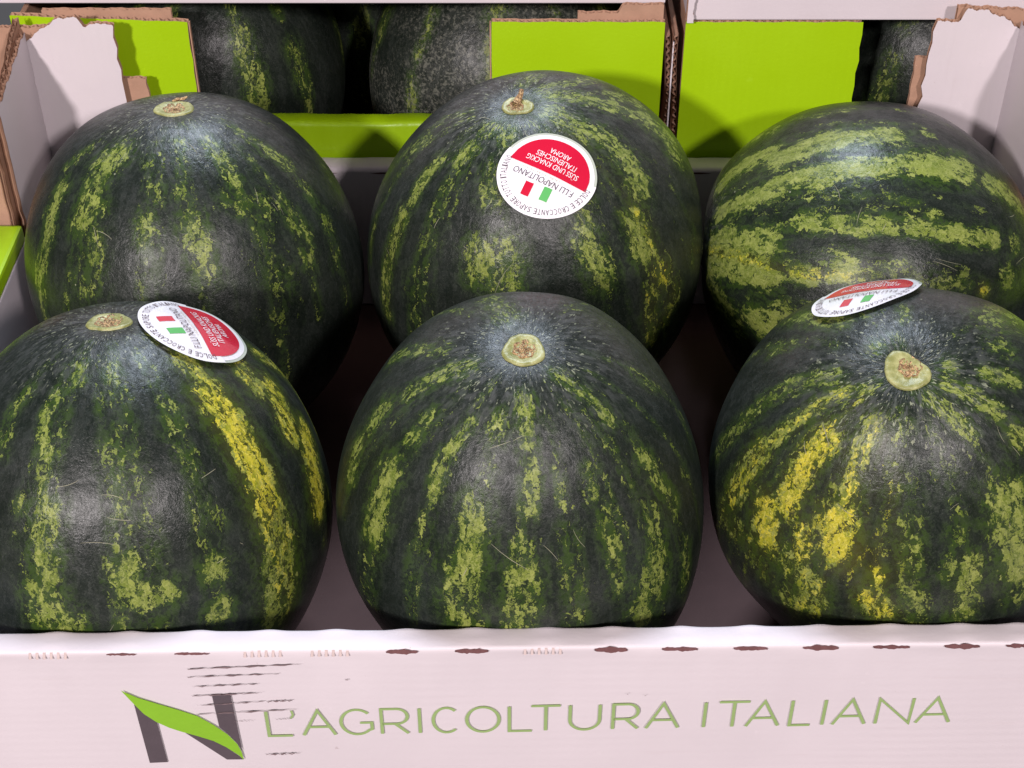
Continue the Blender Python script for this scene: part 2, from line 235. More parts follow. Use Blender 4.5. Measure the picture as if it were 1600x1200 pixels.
'BL': {"C":[-0.2553,1.0152,0.1491],"a":0.1337,"c":0.1491,"R":[[1.0,0.0001,0.0018],[0.0,0.9985,-0.0554],[-0.0018,0.0554,0.9985]],"bumps":[[-0.79,0.03,0.62,0.0151],[-0.57,0.19,0.8,0.013],[-0.18,0.36,0.92,-0.0145],[0.06,0.41,0.91,-0.0045],[0.64,0.4,0.65,-0.0053],[0.97,0.2,0.16,-0.0078],[0.99,0.1,-0.03,0.0121],[-0.95,-0.29,0.12,0.0122],[-0.92,-0.39,-0.07,-0.0293]],"st":[[[[-44,-23,87],[-59,-25,77]],37,0.5,0.0],[[[-26,-35,90],[-35,-42,84]],75,0.8,0.0],[[[-38,-48,79],[-41,-57,71],[-45,-62,64]],73,0.75,0.0],[[[-33,-61,72]],55,0.6,0.0],[[[-39,-72,57],[-41,-81,41]],102,0.5,0.0],[[[-60,-37,71],[-66,-42,62],[-67,-50,54],[-71,-56,42],[-79,-55,26]],56,0.8,0.0],[[[-78,-59,22],[-76,-64,9]],70,0.6,0.0],[[[-5,-33,94],[-9,-45,89]],47,0.35,0.0],[[[-1,-57,82],[0,-63,78]],36,0.6,0.0],[[[-8,-70,71],[-8,-77,63]],50,0.75,0.0],[[[-2,-75,66]],35,0.7,0.0],[[[-2,-81,59],[-4,-86,50]],58,0.4,0.0],[[[8,-31,95],[12,-48,87],[11,-60,79]],41,0.55,0.0],[[[18,-70,69],[21,-77,60],[25,-84,49]],69,0.8,0.0],[[[23,-28,93],[31,-37,88],[39,-47,79]],45,0.75,0.0],[[[35,-57,74]],51,0.5,0.0],[[[44,-56,71]],51,0.8,0.0],[[[35,-11,93],[43,-18,88]],29,0.5,0.0],[[[50,-18,84],[58,-17,79],[65,-18,74]],44,0.65,0.0],[[[54,-48,69],[54,-61,57]],61,0.5,0.0],[[[52,-72,46]],68,0.35,0.0],[[[62,-70,36]],97,0.5,0.0],[[[64,-43,64],[73,-45,51],[77,-53,35]],57,0.55,0.0],[[[75,-24,62],[85,-27,46],[90,-36,26]],50,0.5,0.0],[[[79,13,60],[90,7,42]],48,0.35,0.0],[[[8,-17,98]],62,0.4,0.0]]},
'BC': {"C":[0.0195,1.0269,0.1582],"a":0.1351,"c":0.1582,"R":[[0.995,-0.0171,0.0986],[0.0,0.9853,0.1707],[-0.1001,-0.1698,0.9804]],"bumps":[[-0.57,0.41,0.71,-0.0306],[-0.17,0.54,0.82,-0.0197],[0.16,0.56,0.82,-0.0062],[0.43,0.51,0.74,0.008],[0.73,0.38,0.57,0.0236],[0.9,0.23,0.38,0.0341],[-0.81,0.24,0.53,-0.0086],[-0.98,-0.12,0.13,0.0041],[0.98,-0.16,-0.1,-0.0113],[0.74,-0.48,-0.47,-0.0454],[-0.89,-0.4,-0.2,0.0247]],"st":[[[[-26,2,97],[-42,7,90],[-55,-2,84],[-72,4,69]],31,0.5,0.0],[[[-50,-5,87],[-65,-2,76]],35,0.6,0.0],[[[-11,-11,99],[-17,-17,97]],42,0.7,0.0],[[[-26,-25,93],[-32,-30,90]],48,0.85,0.0],[[[-44,-23,87],[-56,-30,77],[-61,-35,71]],35,0.8,0.0],[[[-68,-36,63],[-77,-43,48],[-83,-47,29],[-85,-51,12]],54,0.7,0.2],[[[-87,-15,46],[-94,-22,26]],37,0.5,0.1],[[[-40,-44,81]],43,0.45,0.0],[[[-45,-53,72]],28,0.4,0.0],[[[-63,-67,40]],88,0.5,0.0],[[[-6,-8,99],[-6,-25,97]],53,0.65,0.0],[[[-14,-41,90],[-16,-52,84]],64,0.65,0.0],[[[-26,-71,66],[-26,-78,57]],73,0.7,0.0],[[[-12,-74,66],[-12,-81,57]],95,0.75,0.0],[[[6,-12,99],[14,-20,97]],53,0.5,0.0],[[[10,-2,100],[25,-10,96],[35,-16,92],[49,-17,86]],70,0.8,0.0],[[[54,-22,81],[62,-29,73],[64,-36,68]],70,0.85,0.0],[[[60,-52,61],[64,-59,49]],76,0.85,0.0],[[[11,7,99],[32,9,94],[47,11,88],[61,13,78]],62,0.75,0.0],[[[11,12,99],[32,27,91],[48,50,72]],45,0.6,0.0],[[[50,23,83],[64,31,70]],59,0.7,0.0],[[[68,15,72],[78,15,61],[83,6,56]],79,0.75,0.0],[[[3,22,98],[11,33,94]],53,0.6,0.0],[[[35,-52,78],[32,-61,72]],56,0.5,0.0],[[[32,-68,66],[38,-74,56],[41,-77,49]],72,0.85,0.0],[[[35,-81,46]],35,0.6,0.0],[[[74,-60,32]],90,0.5,0.8],[[[67,-68,29],[65,-74,17],[66,-75,0]],63,0.5,0.4],[[[81,-56,18],[74,-67,7]],70,0.5,0.4],[[[94,-22,28],[92,-35,16]],45,0.4,0.0]],"sticker":[[0.148,-0.442,0.885],[-0.001,-0.368,0.93]]},
'BR': {"C":[0.2885,1.0298,0.1405],"a":0.1392,"c":0.1355,"R":[[-0.2333,-0.9724,-0.0],[-0.0001,0.0,1.0],[-0.9724,0.2333,-0.0001]],"bumps":[[-0.01,0.15,0.99,-0.0376],[-0.13,0.34,0.93,0.0596],[-0.38,0.71,0.59,0.0156],[-0.47,0.86,0.2,-0.0083],[-0.48,0.88,-0.02,-0.0135],[-0.46,0.86,-0.23,0.0117],[-0.37,0.75,-0.54,-0.0254],[-0.27,0.62,-0.74,0.0135],[0.17,-0.12,0.98,-0.0104],[0.4,-0.44,0.81,-0.0437]],"st":[[[[-16,76,63],[-28,54,79],[-18,41,90]],55,0.75,0.0],[[[-17,96,21],[-14,92,37],[-20,81,54]],39,0.45,0.0],[[[10,99,-3],[15,98,14],[16,95,25]],75,1.0,0.0],[[[14,94,30],[18,88,44],[19,80,58]],88,1.0,0.0],[[[9,78,62],[5,64,77],[4,47,88]],60,0.9,0.0],[[[1,98,-22]],48,0.5,0.0],[[[33,94,-9],[37,93,7],[37,91,18],[40,86,32],[38,80,46],[37,72,59]],67,0.9,0.0],[[[37,69,62],[33,57,75],[24,42,87]],52,0.9,0.0],[[[31,94,-16],[26,92,-30],[18,88,-44]],82,1.0,0.0],[[[29,85,-44]],35,0.6,0.0],[[[14,78,-60],[9,70,-70],[5,60,-80]],69,0.75,0.0],[[[61,68,41],[64,72,26],[66,74,12],[66,75,-1],[64,76,-9]],54,0.75,0.0],[[[62,76,-18],[60,73,-33],[54,69,-49],[43,61,-66]],54,0.75,0.0],[[[55,78,-29]],36,0.6,0.0],[[[32,53,-79]],60,0.7,0.0],[[[34,27,90],[45,43,78]],59,0.9,0.0],[[[51,38,77],[56,45,70]],76,0.95,0.0],[[[61,48,63],[62,55,56]],84,0.85,0.0],[[[41,18,89],[58,31,75],[69,38,61],[76,39,52]],77,0.95,0.0],[[[80,47,38],[82,50,28]],55,0.7,0.0],[[[81,57,14]],87,0.9,0.0],[[[81,58,-2],[79,58,-17]],60,0.5,0.0],[[[80,56,-20],[74,51,-44]],50,0.5,0.0],[[[70,49,-52]],60,0.6,0.0],[[[64,42,-64]],40,0.7,1.0],[[[48,42,-77]],74,0.6,0.0],[[[44,8,89],[60,8,79],[75,4,66]],68,0.7,0.0],[[[80,15,59],[85,15,51],[87,25,42]],84,0.75,0.0]]}}
# ------------------------------------------------------------------ lettering
def text2d(s, res=3, thin=0.):
    cu = bpy.data.curves.new('lettering_tmp', 'FONT'); cu.body = s; cu.size = 1; cu.resolution_u = res; cu.offset = thin; cu.fill_mode = 'FRONT'
    o = bpy.data.objects.new('lettering_tmp', cu); COL.objects.link(o); bpy.context.view_layer.update()
    me = bpy.data.meshes.new_from_object(o.evaluated_get(bpy.context.evaluated_depsgraph_get()))
    V = np.array([v.co[:] for v in me.vertices]).reshape(-1, 3); F = [tuple(p.vertices) for p in me.polygons]
    bpy.data.objects.remove(o); bpy.data.curves.remove(cu); bpy.data.meshes.remove(me); return V[:, :2].copy(), F
CAP = text2d('H')[0][:, 1].max()
def text_fit(s, w=None, h=1., thin=0., res=3):      # left/bottom at 0,0; cap height h, width w
    V, F = text2d(s, res, thin); base = 0.; V[:, 0] -= V[:, 0].min(); V[:, 1] *= h / CAP
    V[:, 0] *= (w / V[:, 0].max()) if w else h / CAP
    return V, F
# ------------------------------------------------------------------ the open front crate
fy = lambda x: .600 + .0125 * x                       # the front wall stands a little askew
crate = tag(empty('melon_crate', (0, .6, 0)), 'open white cardboard crate in front with low green and grey printed front wall', 'crate')
XL, XR, YB = -.412, .428, 1.168
px2 = lambda px, py, d=0.: (lambda p: np.array([p[0], fy(p[0]) - d, p[2]]))(at(px, py, .6))
SL = [(75, 0), (190, .5), (300, 1), (410, 0), (515, 0), (628, 2), (737, 2), (848, 0), (955, 2), (1063, 2), (1174, 2), (1284, 2), (1395, 2), (1506, 2), (1600, 2)]
SX = [float(at(p, 1011, .6)[0]) for p, _ in SL]
def front_panel():
    prof = [(0, 0), (0, .06), (0, .12), (0, .160), (0, .1690), (0, .1713), (.0004, .1727), (.0013, .1734), (.0024, .1736), (.0090, .1730), (.0156, .1721), (.0167, .1717), (.0174, .1709), (.0177, .1690), (.0178, .15), (.0178, .08), (.0178, .004)]
    xs = np.linspace(XL - .02, XR + .02, 420); V = []
    for x in xs:
        near = max(math.exp(-((x - s - .002) / .008) ** 2) for s in SX)
        for i, (dy, z) in enumerate(prof):
            top = 1 if 4 <= i <= 13 else 0
            dz = top * (.0003 * wob(x * 19, 1) + (.0005 * near if i in (11, 12) else 0) - (.0005 * near if i in (6, 7) else 0))
            ddy = (.0005 * wob(x * 13 + z * 20, 2) if 0 < i < 5 else 0) + (.0008 * near if i in (11, 12, 13) else 0)
            V.append((x, fy(x) + dy + ddy - .6, z + dz))
    me = mesh('front_panel', V, grid_faces(len(xs), len(prof)), True); return link('front_panel', me, crate, ['white_h'])
fp = front_panel()
def poly_on_front(name, pts, d, mat, parent=fp):
    P = [px2(x, y, d) - (0, .6, 0) for x, y in pts]
    bm = bmesh.new(); vs = [bm.verts.new(p) for p in P]; f = bm.faces.new(vs); f.normal_update()
    if f.normal.y > 0: f.normal_flip()
    bmesh.ops.triangulate(bm, faces=bm.faces[:]); me = bpy.data.meshes.new(name); bm.to_mesh(me); bm.free()
    return link(name, me, parent, [mat])
D0 = .0011
poly_on_front('logo_bar', [(211, 1091), (230, 1109), (247, 1121), (264, 1183), (236, 1184)], D0, 'print_grey')
poly_on_front('logo_bar', [(332, 1078), (361, 1078), (380, 1167), (372, 1155), (357, 1140), (344, 1129)], D0, 'print_grey')
poly_on_front('logo_swoosh', [(287, 1135), (310, 1143), (335, 1151), (355, 1161), (382, 1180), (356, 1180)], D0, 'print_grey')  # lower swoosh of the logo, printed in grey ink
poly_on_front('logo_leaf', [(191, 1070), (217, 1081.5), (247, 1091), (280, 1101), (310, 1111), (335, 1125), (357, 1140), (372, 1155), (379, 1168), (382.5, 1180), (375, 1173), (355, 1160), (335, 1150), (310, 1142), (285, 1135), (267, 1129), (247, 1120), (227, 1107), (210, 1090)], D0 + .0004, 'print_leaf')
a = px2(424, 1144); b = px2(1484, 1133); hz = px2(419, 1106)[2] - a[2]; mx = np.linalg.norm(b - a) / 1060; xd = (b - a) / np.linalg.norm(b - a)
def arc(cx, cy, rx, ry, d0, d1, n=22): return [(cx + rx * math.cos(R(d0 + (d1 - d0) * i / n)), cy + ry * math.sin(R(d0 + (d1 - d0) * i / n))) for i in range(n + 1)]
def glyph(ch):                                       # monoline capitals in a unit box
    return {'L': [[(0, 1), (0, 0), (1, 0)]], "'": [[(.5, 1.02), (.7, .84), (.2, .70)]], 'A': [[(0, 0), (.5, 1), (1, 0)], [(.20, .33), (.80, .33)]], 'I': [[(.5, 0), (.5, 1)]],
            'G': [arc(.5, .5, .5, .5, 42, 318) + [(.97, .20), (.97, .47), (.60, .47)]], 'C': [arc(.5, .5, .5, .5, 48, 312)], 'O': [arc(.5, .5, .5, .5, 0, 360, 40)],
            'R': [[(0, 0), (0, 1), (.55, 1)] + arc(.58, .70, .40, .30, 90, -90, 12) + [(.02, .40)], [(.50, .40), (1, 0)]],
            'T': [[(0, 1), (1, 1)], [(.5, .97), (.5, 0)]], 'U': [[(0, 1)] + arc(.5, .40, .5, .40, 180, 360, 16) + [(1, 1)]], 'N': [[(0, 0), (0, 1), (1, 0), (1, 1)]]}[ch]
def ribbon(P, hw, closed=False):
    P = np.array(P); n = len(P); V = []
    for i in range(n):
        d0 = P[i] - P[i - 1] if i else P[1] - P[0]; d1 = P[i + 1] - P[i] if i < n - 1 else P[-1] - P[-2]
        if closed and i in (0, n - 1): d0, d1 = P[-1] - P[-2], P[1] - P[0]
        d0 = d0 / np.linalg.norm(d0); d1 = d1 / np.linalg.norm(d1); n0 = np.array([-d0[1], d0[0]]); n1 = np.array([-d1[1], d1[0]]); m = n0 + n1; m /= np.linalg.norm(m)
        m *= min(2.2, 1 / max(.2, m @ n0)); V += [P[i] + m * hw, P[i] - m * hw]
    return V, [(2 * i, 2 * i + 1, 2 * i + 3, 2 * i + 2) for i in range(n - 1)]
Pt = []; Fc = []; ns = 0
for ch, x0, x1 in (('L', 422, 459), ("'", 457, 466), ('A', 476, 526), ('G', 536, 585), ('R', 599, 640), ('I', 655, 661), ('C', 679, 720), ('O', 731, 781), ('L', 797, 832), ('T', 831, 876), ('U', 891, 937), ('R', 958, 997), ('A', 1010, 1060),
                   ('I', 1096, 1104), ('T', 1121, 1168), ('A', 1166, 1216), ('L', 1234, 1266), ('I', 1281, 1289), ('A', 1301, 1351), ('N', 1368, 1420), ('A', 1431, 1483)):
    for st_ in glyph(ch):
        V, F = ribbon([((x0 + (x1 - x0) * x - 424) * mx, y * hz) for x, y in st_], .00104 if ch != "'" else .0007, ch == 'O'); ns += 1
        Fc += [tuple(i + len(Pt) for i in f) for f in F]
        for x, y in V: p = a + xd * x + np.array([0, 0, y]) - (0, .6, 0); p[1] = fy(p[0]) - .6 - D0 - ns % 4 * 2e-5; Pt.append(p)
link('lettering', mesh('lettering', Pt, Fc), fp, ['print_letter'])
for (px, kind), sx in zip(SL, SX):                   # torn perforations along the outer fold
    V = []; F = []
    if kind:
        n = 14; hw = (.0102 if kind != .5 else .008) * (1 + .12 * wob(sx * 170, 5)); hh = {.5: .0004, 1: .0005, 2: .0008}[kind]
        for i in range(n + 1):
            t_ = i / n; e = math.sin(math.pi * t_) ** .7 * hh * (1 + .6 * wob(i * 3.1, sx * 40) + .3 * random.uniform(-1, 1)) * (1 + .3 * wob(sx * 300, 2))
            for s in (1, -1): V.append((sx + (t_ - .5) * 2 * hw, fy(sx) - .6 - .0009 + .0014 * s * hh / .0015, .1722 + s * e * 1.4 + .0003 * wob(i * 2., sx * 9)))
            if i: F.append((2 * i - 2, 2 * i, 2 * i + 1, 2 * i - 1))
        link('perforation_slot', mesh('perforation_slot', V, F), fp, ['kraft_dark'])
    else:
        for k in range(6):
            x = sx + (k - 2.5) * .0042; b = len(V)
            for dx, dy, dz in ((-.0008, -.001, -.002), (.0008, -.001, -.002), (.0008, .0012, .0016), (-.0008, .0012, .0016)): V.append((x + dx, fy(x) - .6 + dy - .0006, .1712 + dz))
            F.append((b, b + 1, b + 2, b + 3))
        link('perforation_cut', mesh('perforation_cut', V, F), fp, ['cut_paper'])
SC = [((295, 1037), (473, 1031), 1.2), ((295, 1049.5), (437, 1045.5), 1), ((302, 1064.5), (405, 1061), 1), ((302, 1079), (411, 1075), 1), ((310, 1094), (415, 1088.5), .9), ((417, 1089), (459, 1087.5), 1.1),
      ((310, 1107.5), (465, 1101.5), .9), ((365, 1119.5), (398, 1118), .4), ((432, 1117), (458, 1115.5), .4), ((417, 1171.5), (470, 1170), 1.1), ((385, 1199), (482, 1196), 1.6), ((979, 1082.5), (982, 1082.5), .7), ((1007, 1085), (1010, 1085), .7), ((540, 1056), (545, 1056), 1)]
for k, (p0, p1, wd) in enumerate(SC):
    V = []; F = []; n = 26
    for i in range(n + 1):
        t_ = i / n; x = p0[0] + (p1[0] - p0[0]) * t_; y = p0[1] + (p1[1] - p0[1]) * t_ + .7 * wob(i * .9, k)
        e = wd * (.25 + 1.1 * max(0, wob(i * .55, k * 2.3) + .5)) * math.sin(math.pi * min(1, .03 + t_ * .96)) ** .4
        for s in (1, -1): V.append(px2(x, y + s * e * .75 + .15 * random.uniform(-1, 1), .0019) - (0, .6, 0))
        if i: F.append((2 * i - 2, 2 * i, 2 * i + 1, 2 * i - 1))
    link('scuff', mesh('scuff', V, F), fp, ['scuff'])
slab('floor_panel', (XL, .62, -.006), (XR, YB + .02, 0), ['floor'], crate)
# low back wall with folded top
def fold_wall(name, x0, x1, y0, y1, z, mat, parent, zin=0., seed=1.):
    prof = [(y0, .002), (y0, z * .5), (y0, z - .004), (y0 + .0012, z - .0012), (y0 + .004, z), (y1 - .004, z), (y1 - .0012, z - .0012), (y1, z - .004), (y1, z * .5), (y1, .002)]
    xs = np.linspace(x0, x1, 90); off = parent.location; V = []
    for x in xs:
        for i, (y, zz) in enumerate(prof):
            V.append((x - off[0], y - off[1] + .0006 * wob(x * 22 + zz * 30, seed), zz - off[2] + (.0008 * wob(x * 30, seed) if 2 < i < 7 else 0)))
    return link(name, mesh(name, V, grid_faces(len(xs), len(prof)), True), parent, [mat])
bp = fold_wall('back_panel', -.335, .352, YB, 1.190, .1520, 'white_v', crate)
for k, px in enumerate((410, 505, 600, 690, 1090, 1150)):
    c = at(px, 267, YB) - (0, .6, 0); V = []; F = []
    for i in range(11):
        e = math.sin(math.pi * i / 10) * .0009
        for s in (1, -1): V.append((c[0] + (i / 10 - .5) * .026, c[1] - .0014, c[2] - .0016 + s * e))
        if i: F.append((2 * i - 2, 2 * i, 2 * i + 1, 2 * i - 1))
    link('perforation_slot', mesh('perforation_slot', V, F), bp, ['kraft_dark'])
# side walls: low part with green folded edge, tall torn part at the back corners
for sx, x0, nm in ((1, XL + .006, 'left'), (-1, XR - .006, 'right')):
    slab('side_panel', (min(x0, x0 - sx * .005), .62, .0), (max(x0, x0 - sx * .005), 1.066, .1495), ['white_h'], crate)
    slab('side_fold', (min(x0 + sx * .0003, x0 - sx * .05), .60, .150), (max(x0 + sx * .0003, x0 - sx * .05), 1.060, .1655), ['green'], crate, bev=.003)
    zt = (lambda u: .268 + .018 * u / .1 + .002 * wob(u * 140, 1)) if sx > 0 else (lambda u: .285 + .012 * u / .1 + .003 * wob(u * 120, 4))
    corr('tall_side_panel', lambda u, v, d, x0=x0, sx=sx: (x0 - sx * d, 1.070 + u, v), 60, 26, lambda u: .002, zt, .0045, ['white_v', 'kraft', 'kraft'], crate, edge_u=(.0022, 0), seed=sx, length=YB - 1.070)
    corr('inner_ply', lambda u, v, d, x0=x0, sx=sx: (x0 - sx * (.0065 + d), 1.066 + u, v), 60, 20, lambda u: .002, (lambda u: .250 + .038 * u / .1 + .002 * wob(u * 90, 7)), .0045, ['kraft', 'kraft', 'kraft'], crate, edge_u=(.002, 0), seed=sx + 5, length=YB - 1.066 + .012)
    slab('inner_ply', (min(x0 - sx * .012, x0 - sx * .05), 1.072, .002), (max(x0 - sx * .012, x0 - sx * .05), 1.078, .235), ['kraft'], crate)
def tl(u):                                          # torn top of the left back corner, u from the fold
    x = u; return .2895 + np.interp(x, [0, .008, .03, .046, .05, .062, .075], [-.014, -.006, .008, .0085, .000, .004, .0005]) + .0012 * wob(u * 260, 2)
corr('tall_back_panel', lambda u, v, d: (XL + .006 + u, YB + d, v), 70, 30, lambda u: .002, tl, .005, ['white_v', 'kraft', 'kraft'], crate, edge_u=(0, .0020), seed=.7, length=.0745)
corr('inner_ply', lambda u, v, d: (XL - .03 + u, YB + .0075 + d, v), 70, 12, lambda u: .002, lambda u: .2855 + .0012 * wob(u * 180, 6), .005, ['kraft', 'kraft', 'kraft'], crate, seed=2., length=.075)
corr('torn_tab', lambda u, v, d: (-.336 + u, YB + .008 + d, v), 14, 16, lambda u: .150, lambda u: .2375 - .0008 * wob(u * 300, 3), .004, ['kraft', 'kraft', 'kraft'], crate, edge_u=(0, .0016), seed=1.4, length=.0225)
def tr(u):
    return .297 + np.interp(u, [0, .006, .02, .024, .04, .062, .07], [-.001, -.003, -.002, .009, .0075, -.002, -.010]) + .0015 * wob(u * 230, 5)
corr('tall_back_panel', lambda u, v, d: (XR - .006 - .0705 + u, YB + d, v), 70, 30, lambda u: .002, tr, .005, ['white_v', 'kraft', 'kraft'], crate, edge_u=(.0026, 0), seed=2.9, length=.0705)
corr('inner_ply', lambda u, v, d: (XR - .058 + u, YB + .0075 + d, v), 70, 12, lambda u: .002, lambda u: .304 - .004 * u / .07 + .0012 * wob(u * 180, 6), .005, ['kraft', 'kraft', 'kraft'], crate, seed=3., length=.08)
corr('torn_tab', lambda u, v, d: (.343 + u, YB + .008 + d, v), 14, 16, lambda u: .150, lambda u: .257 - .0006 * wob(u * 300, 3), .004, ['kraft', 'kraft', 'kraft'], crate, edge_u=(.0012, 0), seed=4.4, length=.02)
# ------------------------------------------------------------------ green crates behind, white crates stacked on them
def green_crate(x0, x1, xa, xb, label):
    t = tag(empty('melon_crate', ((x0 + x1) / 2, 1.195, 0)), label, 'crate', 'green fronted crates behind the open crate')
    for a, b, torn in ((x0, xa, 1), (xb, x1, 0)):
        zt = (lambda u: .2865 - .006 * u / .15 + .0005 * wob(u * 90, a)) if torn and x0 < 0 else (lambda u: .2805 + .0006 * wob(u * 90, a))
        corr('tall_front_panel', lambda u, v, d, a=a: (a + u, 1.195 + d, v), 90, 24, lambda u: .002, zt, .0062, ['green', 'kraft', 'kraft'], t, edge_u=(0, .0012) if torn else (.0005, 0), seed=a * 9, length=b - a)
        xs = b if torn else a                        # kraft thickness of the cut edge
        if x0 < 0: slab('cut_edge', (xs - (-.0004 if torn else .0004) - (0 if torn else .0012), 1.1962, .18), (xs + (.0016 if torn else -.0004), 1.2006, .279), ['kraft'], t, bev=.0003)
    fold_wall('low_front_panel', xa + .002, xb - .002, 1.1965, 1.217, .1815, 'green', t, seed=x0)
    slab('side_panel', (x0 + .001, 1.203, 0), (x0 + .006, 1.62, .278), ['kraft'], t)
    slab('side_panel', (x1 - .006, 1.203, 0), (x1 - .001, 1.62, .278), ['kraft'], t)
    slab('back_panel', (x0 + .001, 1.621, 0), (x1 - .001, 1.627, .278), ['kraft'], t)
    slab('floor_panel', (x0 + .001, 1.203, -.006), (x1 - .001, 1.62, 0), ['kraft'], t)
    return t
g1 = green_crate(-.425, .130, -.2755, -.0175, 'green fronted crate with kraft flap showing, behind the left and middle melons')
corr('inner_flap', lambda u, v, d: (.056 + u, 1.2035 + d, v), 60, 8, lambda u: .20, lambda u: .2845 + .0075 * min(1, max(0, (u - .034) / .004)) + .0008 * wob(u * 160, 2), .0045, ['kraft', 'kraft', 'kraft'], g1, seed=6, length=.073)
corr('inner_flap', lambda u, v, d: (-.40 + u, 1.2035 + d, v), 40, 8, lambda u: .20, lambda u: .2872 + .0006 * wob(u * 160, 3), .0045, ['kraft', 'kraft', 'kraft'], g1, seed=7, length=.11)
g2 = green_crate(.1475, .70, .2985, .55, 'green fronted crate standing behind the right hand melon')
for k, (x, seed) in enumerate(((.1325, 1.), (.1395, 2.))):   # cut edges of the two side walls seen in the gap
    corr('side_edge', lambda u, v, d, x=x: (x + d * .95 + .0022 * math.sin(u * 38 + seed), 1.1925 + .008 * (1 - u / .26) + v, .02 + u), 150, 4, lambda u: 0., lambda u: .09, .0048, ['kraft', 'kraft', 'kraft'], (g1, g2)[k], period=.0075, seed=seed, length=.25)
slab('liner_sheet', (.1376, 1.194, .02), (.1389, 1.29, .262), ['white_v'], g1, bev=.0003)
def white_crate(x0, x1, y, zb, label):
    t = tag(empty('stacked_crate', ((x0 + x1) / 2, y, zb)), label, 'crate', 'white crates stacked above the green ones')
    slab('front_panel', (x0, y, zb), (x1, y + .006, zb + .24), ['white_h', 'kraft'], t, 1)
    slab('floor_panel', (x0 + .001, y + .007, zb + .002), (x1 - .001, y + .42, zb + .008), ['kraft'], t)
    for a in (x0 + .0005, x1 - .0065): slab('side_panel', (a, y + .0065, zb), (a + .006, y + .42, zb + .24), ['white_v', 'kraft'], t, 0)
    return t
w1 = white_crate(-.47, .131, 1.214, .2882, 'white crate bottom stacked over the crate behind the middle melon')
w2 = white_crate(.1475, .72, 1.1945, .2825, 'white crate bottom stacked over the green crate at the right')
corr('torn_edge', lambda u, v, d: (.1475 + v, 1.188 + d, .283 + u), 30, 6, lambda u: 0., lambda u: .005 + .001 * wob(u * 200, 1), .0058, ['white_h', 'kraft', 'kraft'], w2, seed=3, length=.04)
sh = slab('shelf', (-1.2, .3, -.030), (1.2, 1.7, -.0065), ['shelf'], None); tag(sh, kind='structure')
# ------------------------------------------------------------------ watermelons
def seg_dist(D, P):
    P = np.array(P, float); P /= np.linalg.norm(P, axis=1)[:, None]
    if len(P) == 1: return np.linalg.norm(D - P[0], axis=1)
    # curve the polyline over the sphere with a few in-between points
    Q = [P[0]]
    for a, b in zip(P[:-1], P[1:]):
        for t_ in (.34, .67, 1): q = a + (b - a) * t_; Q.append(q / np.linalg.norm(q))
    best = np.full(len(D), 9.)
    for a, b in zip(Q[:-1], Q[1:]):
        ab = b - a; t_ = np.clip(((D - a) @ ab) / (ab @ ab + 1e-12), 0, 1); best = np.minimum(best, np.linalg.norm(D - a - t_[:, None] * ab, axis=1))
    return best
class Melon:
    def __init__(s, C, a, c, R, bumps=(), seed=0):
        s.C = np.array(C); s.S = np.array([a, a, c]); s.R = np.array(R); s.b = np.array(bumps).reshape(-1, 4); s.seed = seed; s.a = a
    def rad(s, D):
        r = np.ones(len(D)); ph = np.arctan2(D[:, 1], D[:, 0]); st = np.sqrt(np.clip(1 - D[:, 2] ** 2, 0, 1))
        for b in s.b: r += b[3] * np.exp(-((D - b[:3]) ** 2).sum(1) / .35 ** 2)
        th = np.arccos(np.clip(D[:, 2], -1, 1))
        r += .0022 * np.cos(10 * ph + s.seed) * st ** 2 + .0012 * np.sin(7 * D[:, 0] * 2 + s.seed) * np.sin(6 * D[:, 2] + 1)
        return r - .022 * np.exp(-(th / .12) ** 2)
    def loc(s, D):                                   # local unit directions -> world points
        D = np.atleast_2d(np.asarray(D, float)); D = D / np.linalg.norm(D, axis=1)[:, None]
        return (D * s.rad(D)[:, None] * s.S) @ s.R + s.C
    def frame(s, d, right):
        p = s.loc(d)[0]; n = (np.asarray(d) / s.S) @ s.R; n /= np.linalg.norm(n)
        rr = s.loc(right)[0] - p; rr -= n * (rr @ n); rr /= np.linalg.norm(rr); return p, n, rr, np.cross(n, rr)
    def on(s, w):                                    # world points -> nearest along the radius: point, normal
        D = ((np.atleast_2d(w) - s.C) @ s.R.T) / s.S; D /= np.linalg.norm(D, axis=1)[:, None]
        n = (D / s.S) @ s.R; return s.loc(D), n / np.linalg.norm(n, axis=1)[:, None]
def generic(seed, n=11, keep=1.):
    r = random.Random(seed); L = []
    for k in range(n):
        p0 = 2 * math.pi * (k + r.uniform(-.18, .18)) / n; th = .35
        while th < 2.6:
            ln = r.uniform(.15, .55); ps = [(100 * math.sin(t_) * math.cos(p0 + q), 100 * math.sin(t_) * math.sin(p0 + q), 100 * math.cos(t_)) for t_, q in ((th, r.uniform(-.04, .04)), (th + ln * .5, r.uniform(-.05, .05)), (th + ln, r.uniform(-.04, .04)))]
            if r.random() < keep: L.append([ps, r.uniform(38, 85) * (.6 + .4 * math.sin(th)), r.uniform(.45, .9), 0.])
            th += ln + r.uniform(.03, .25)
    return L
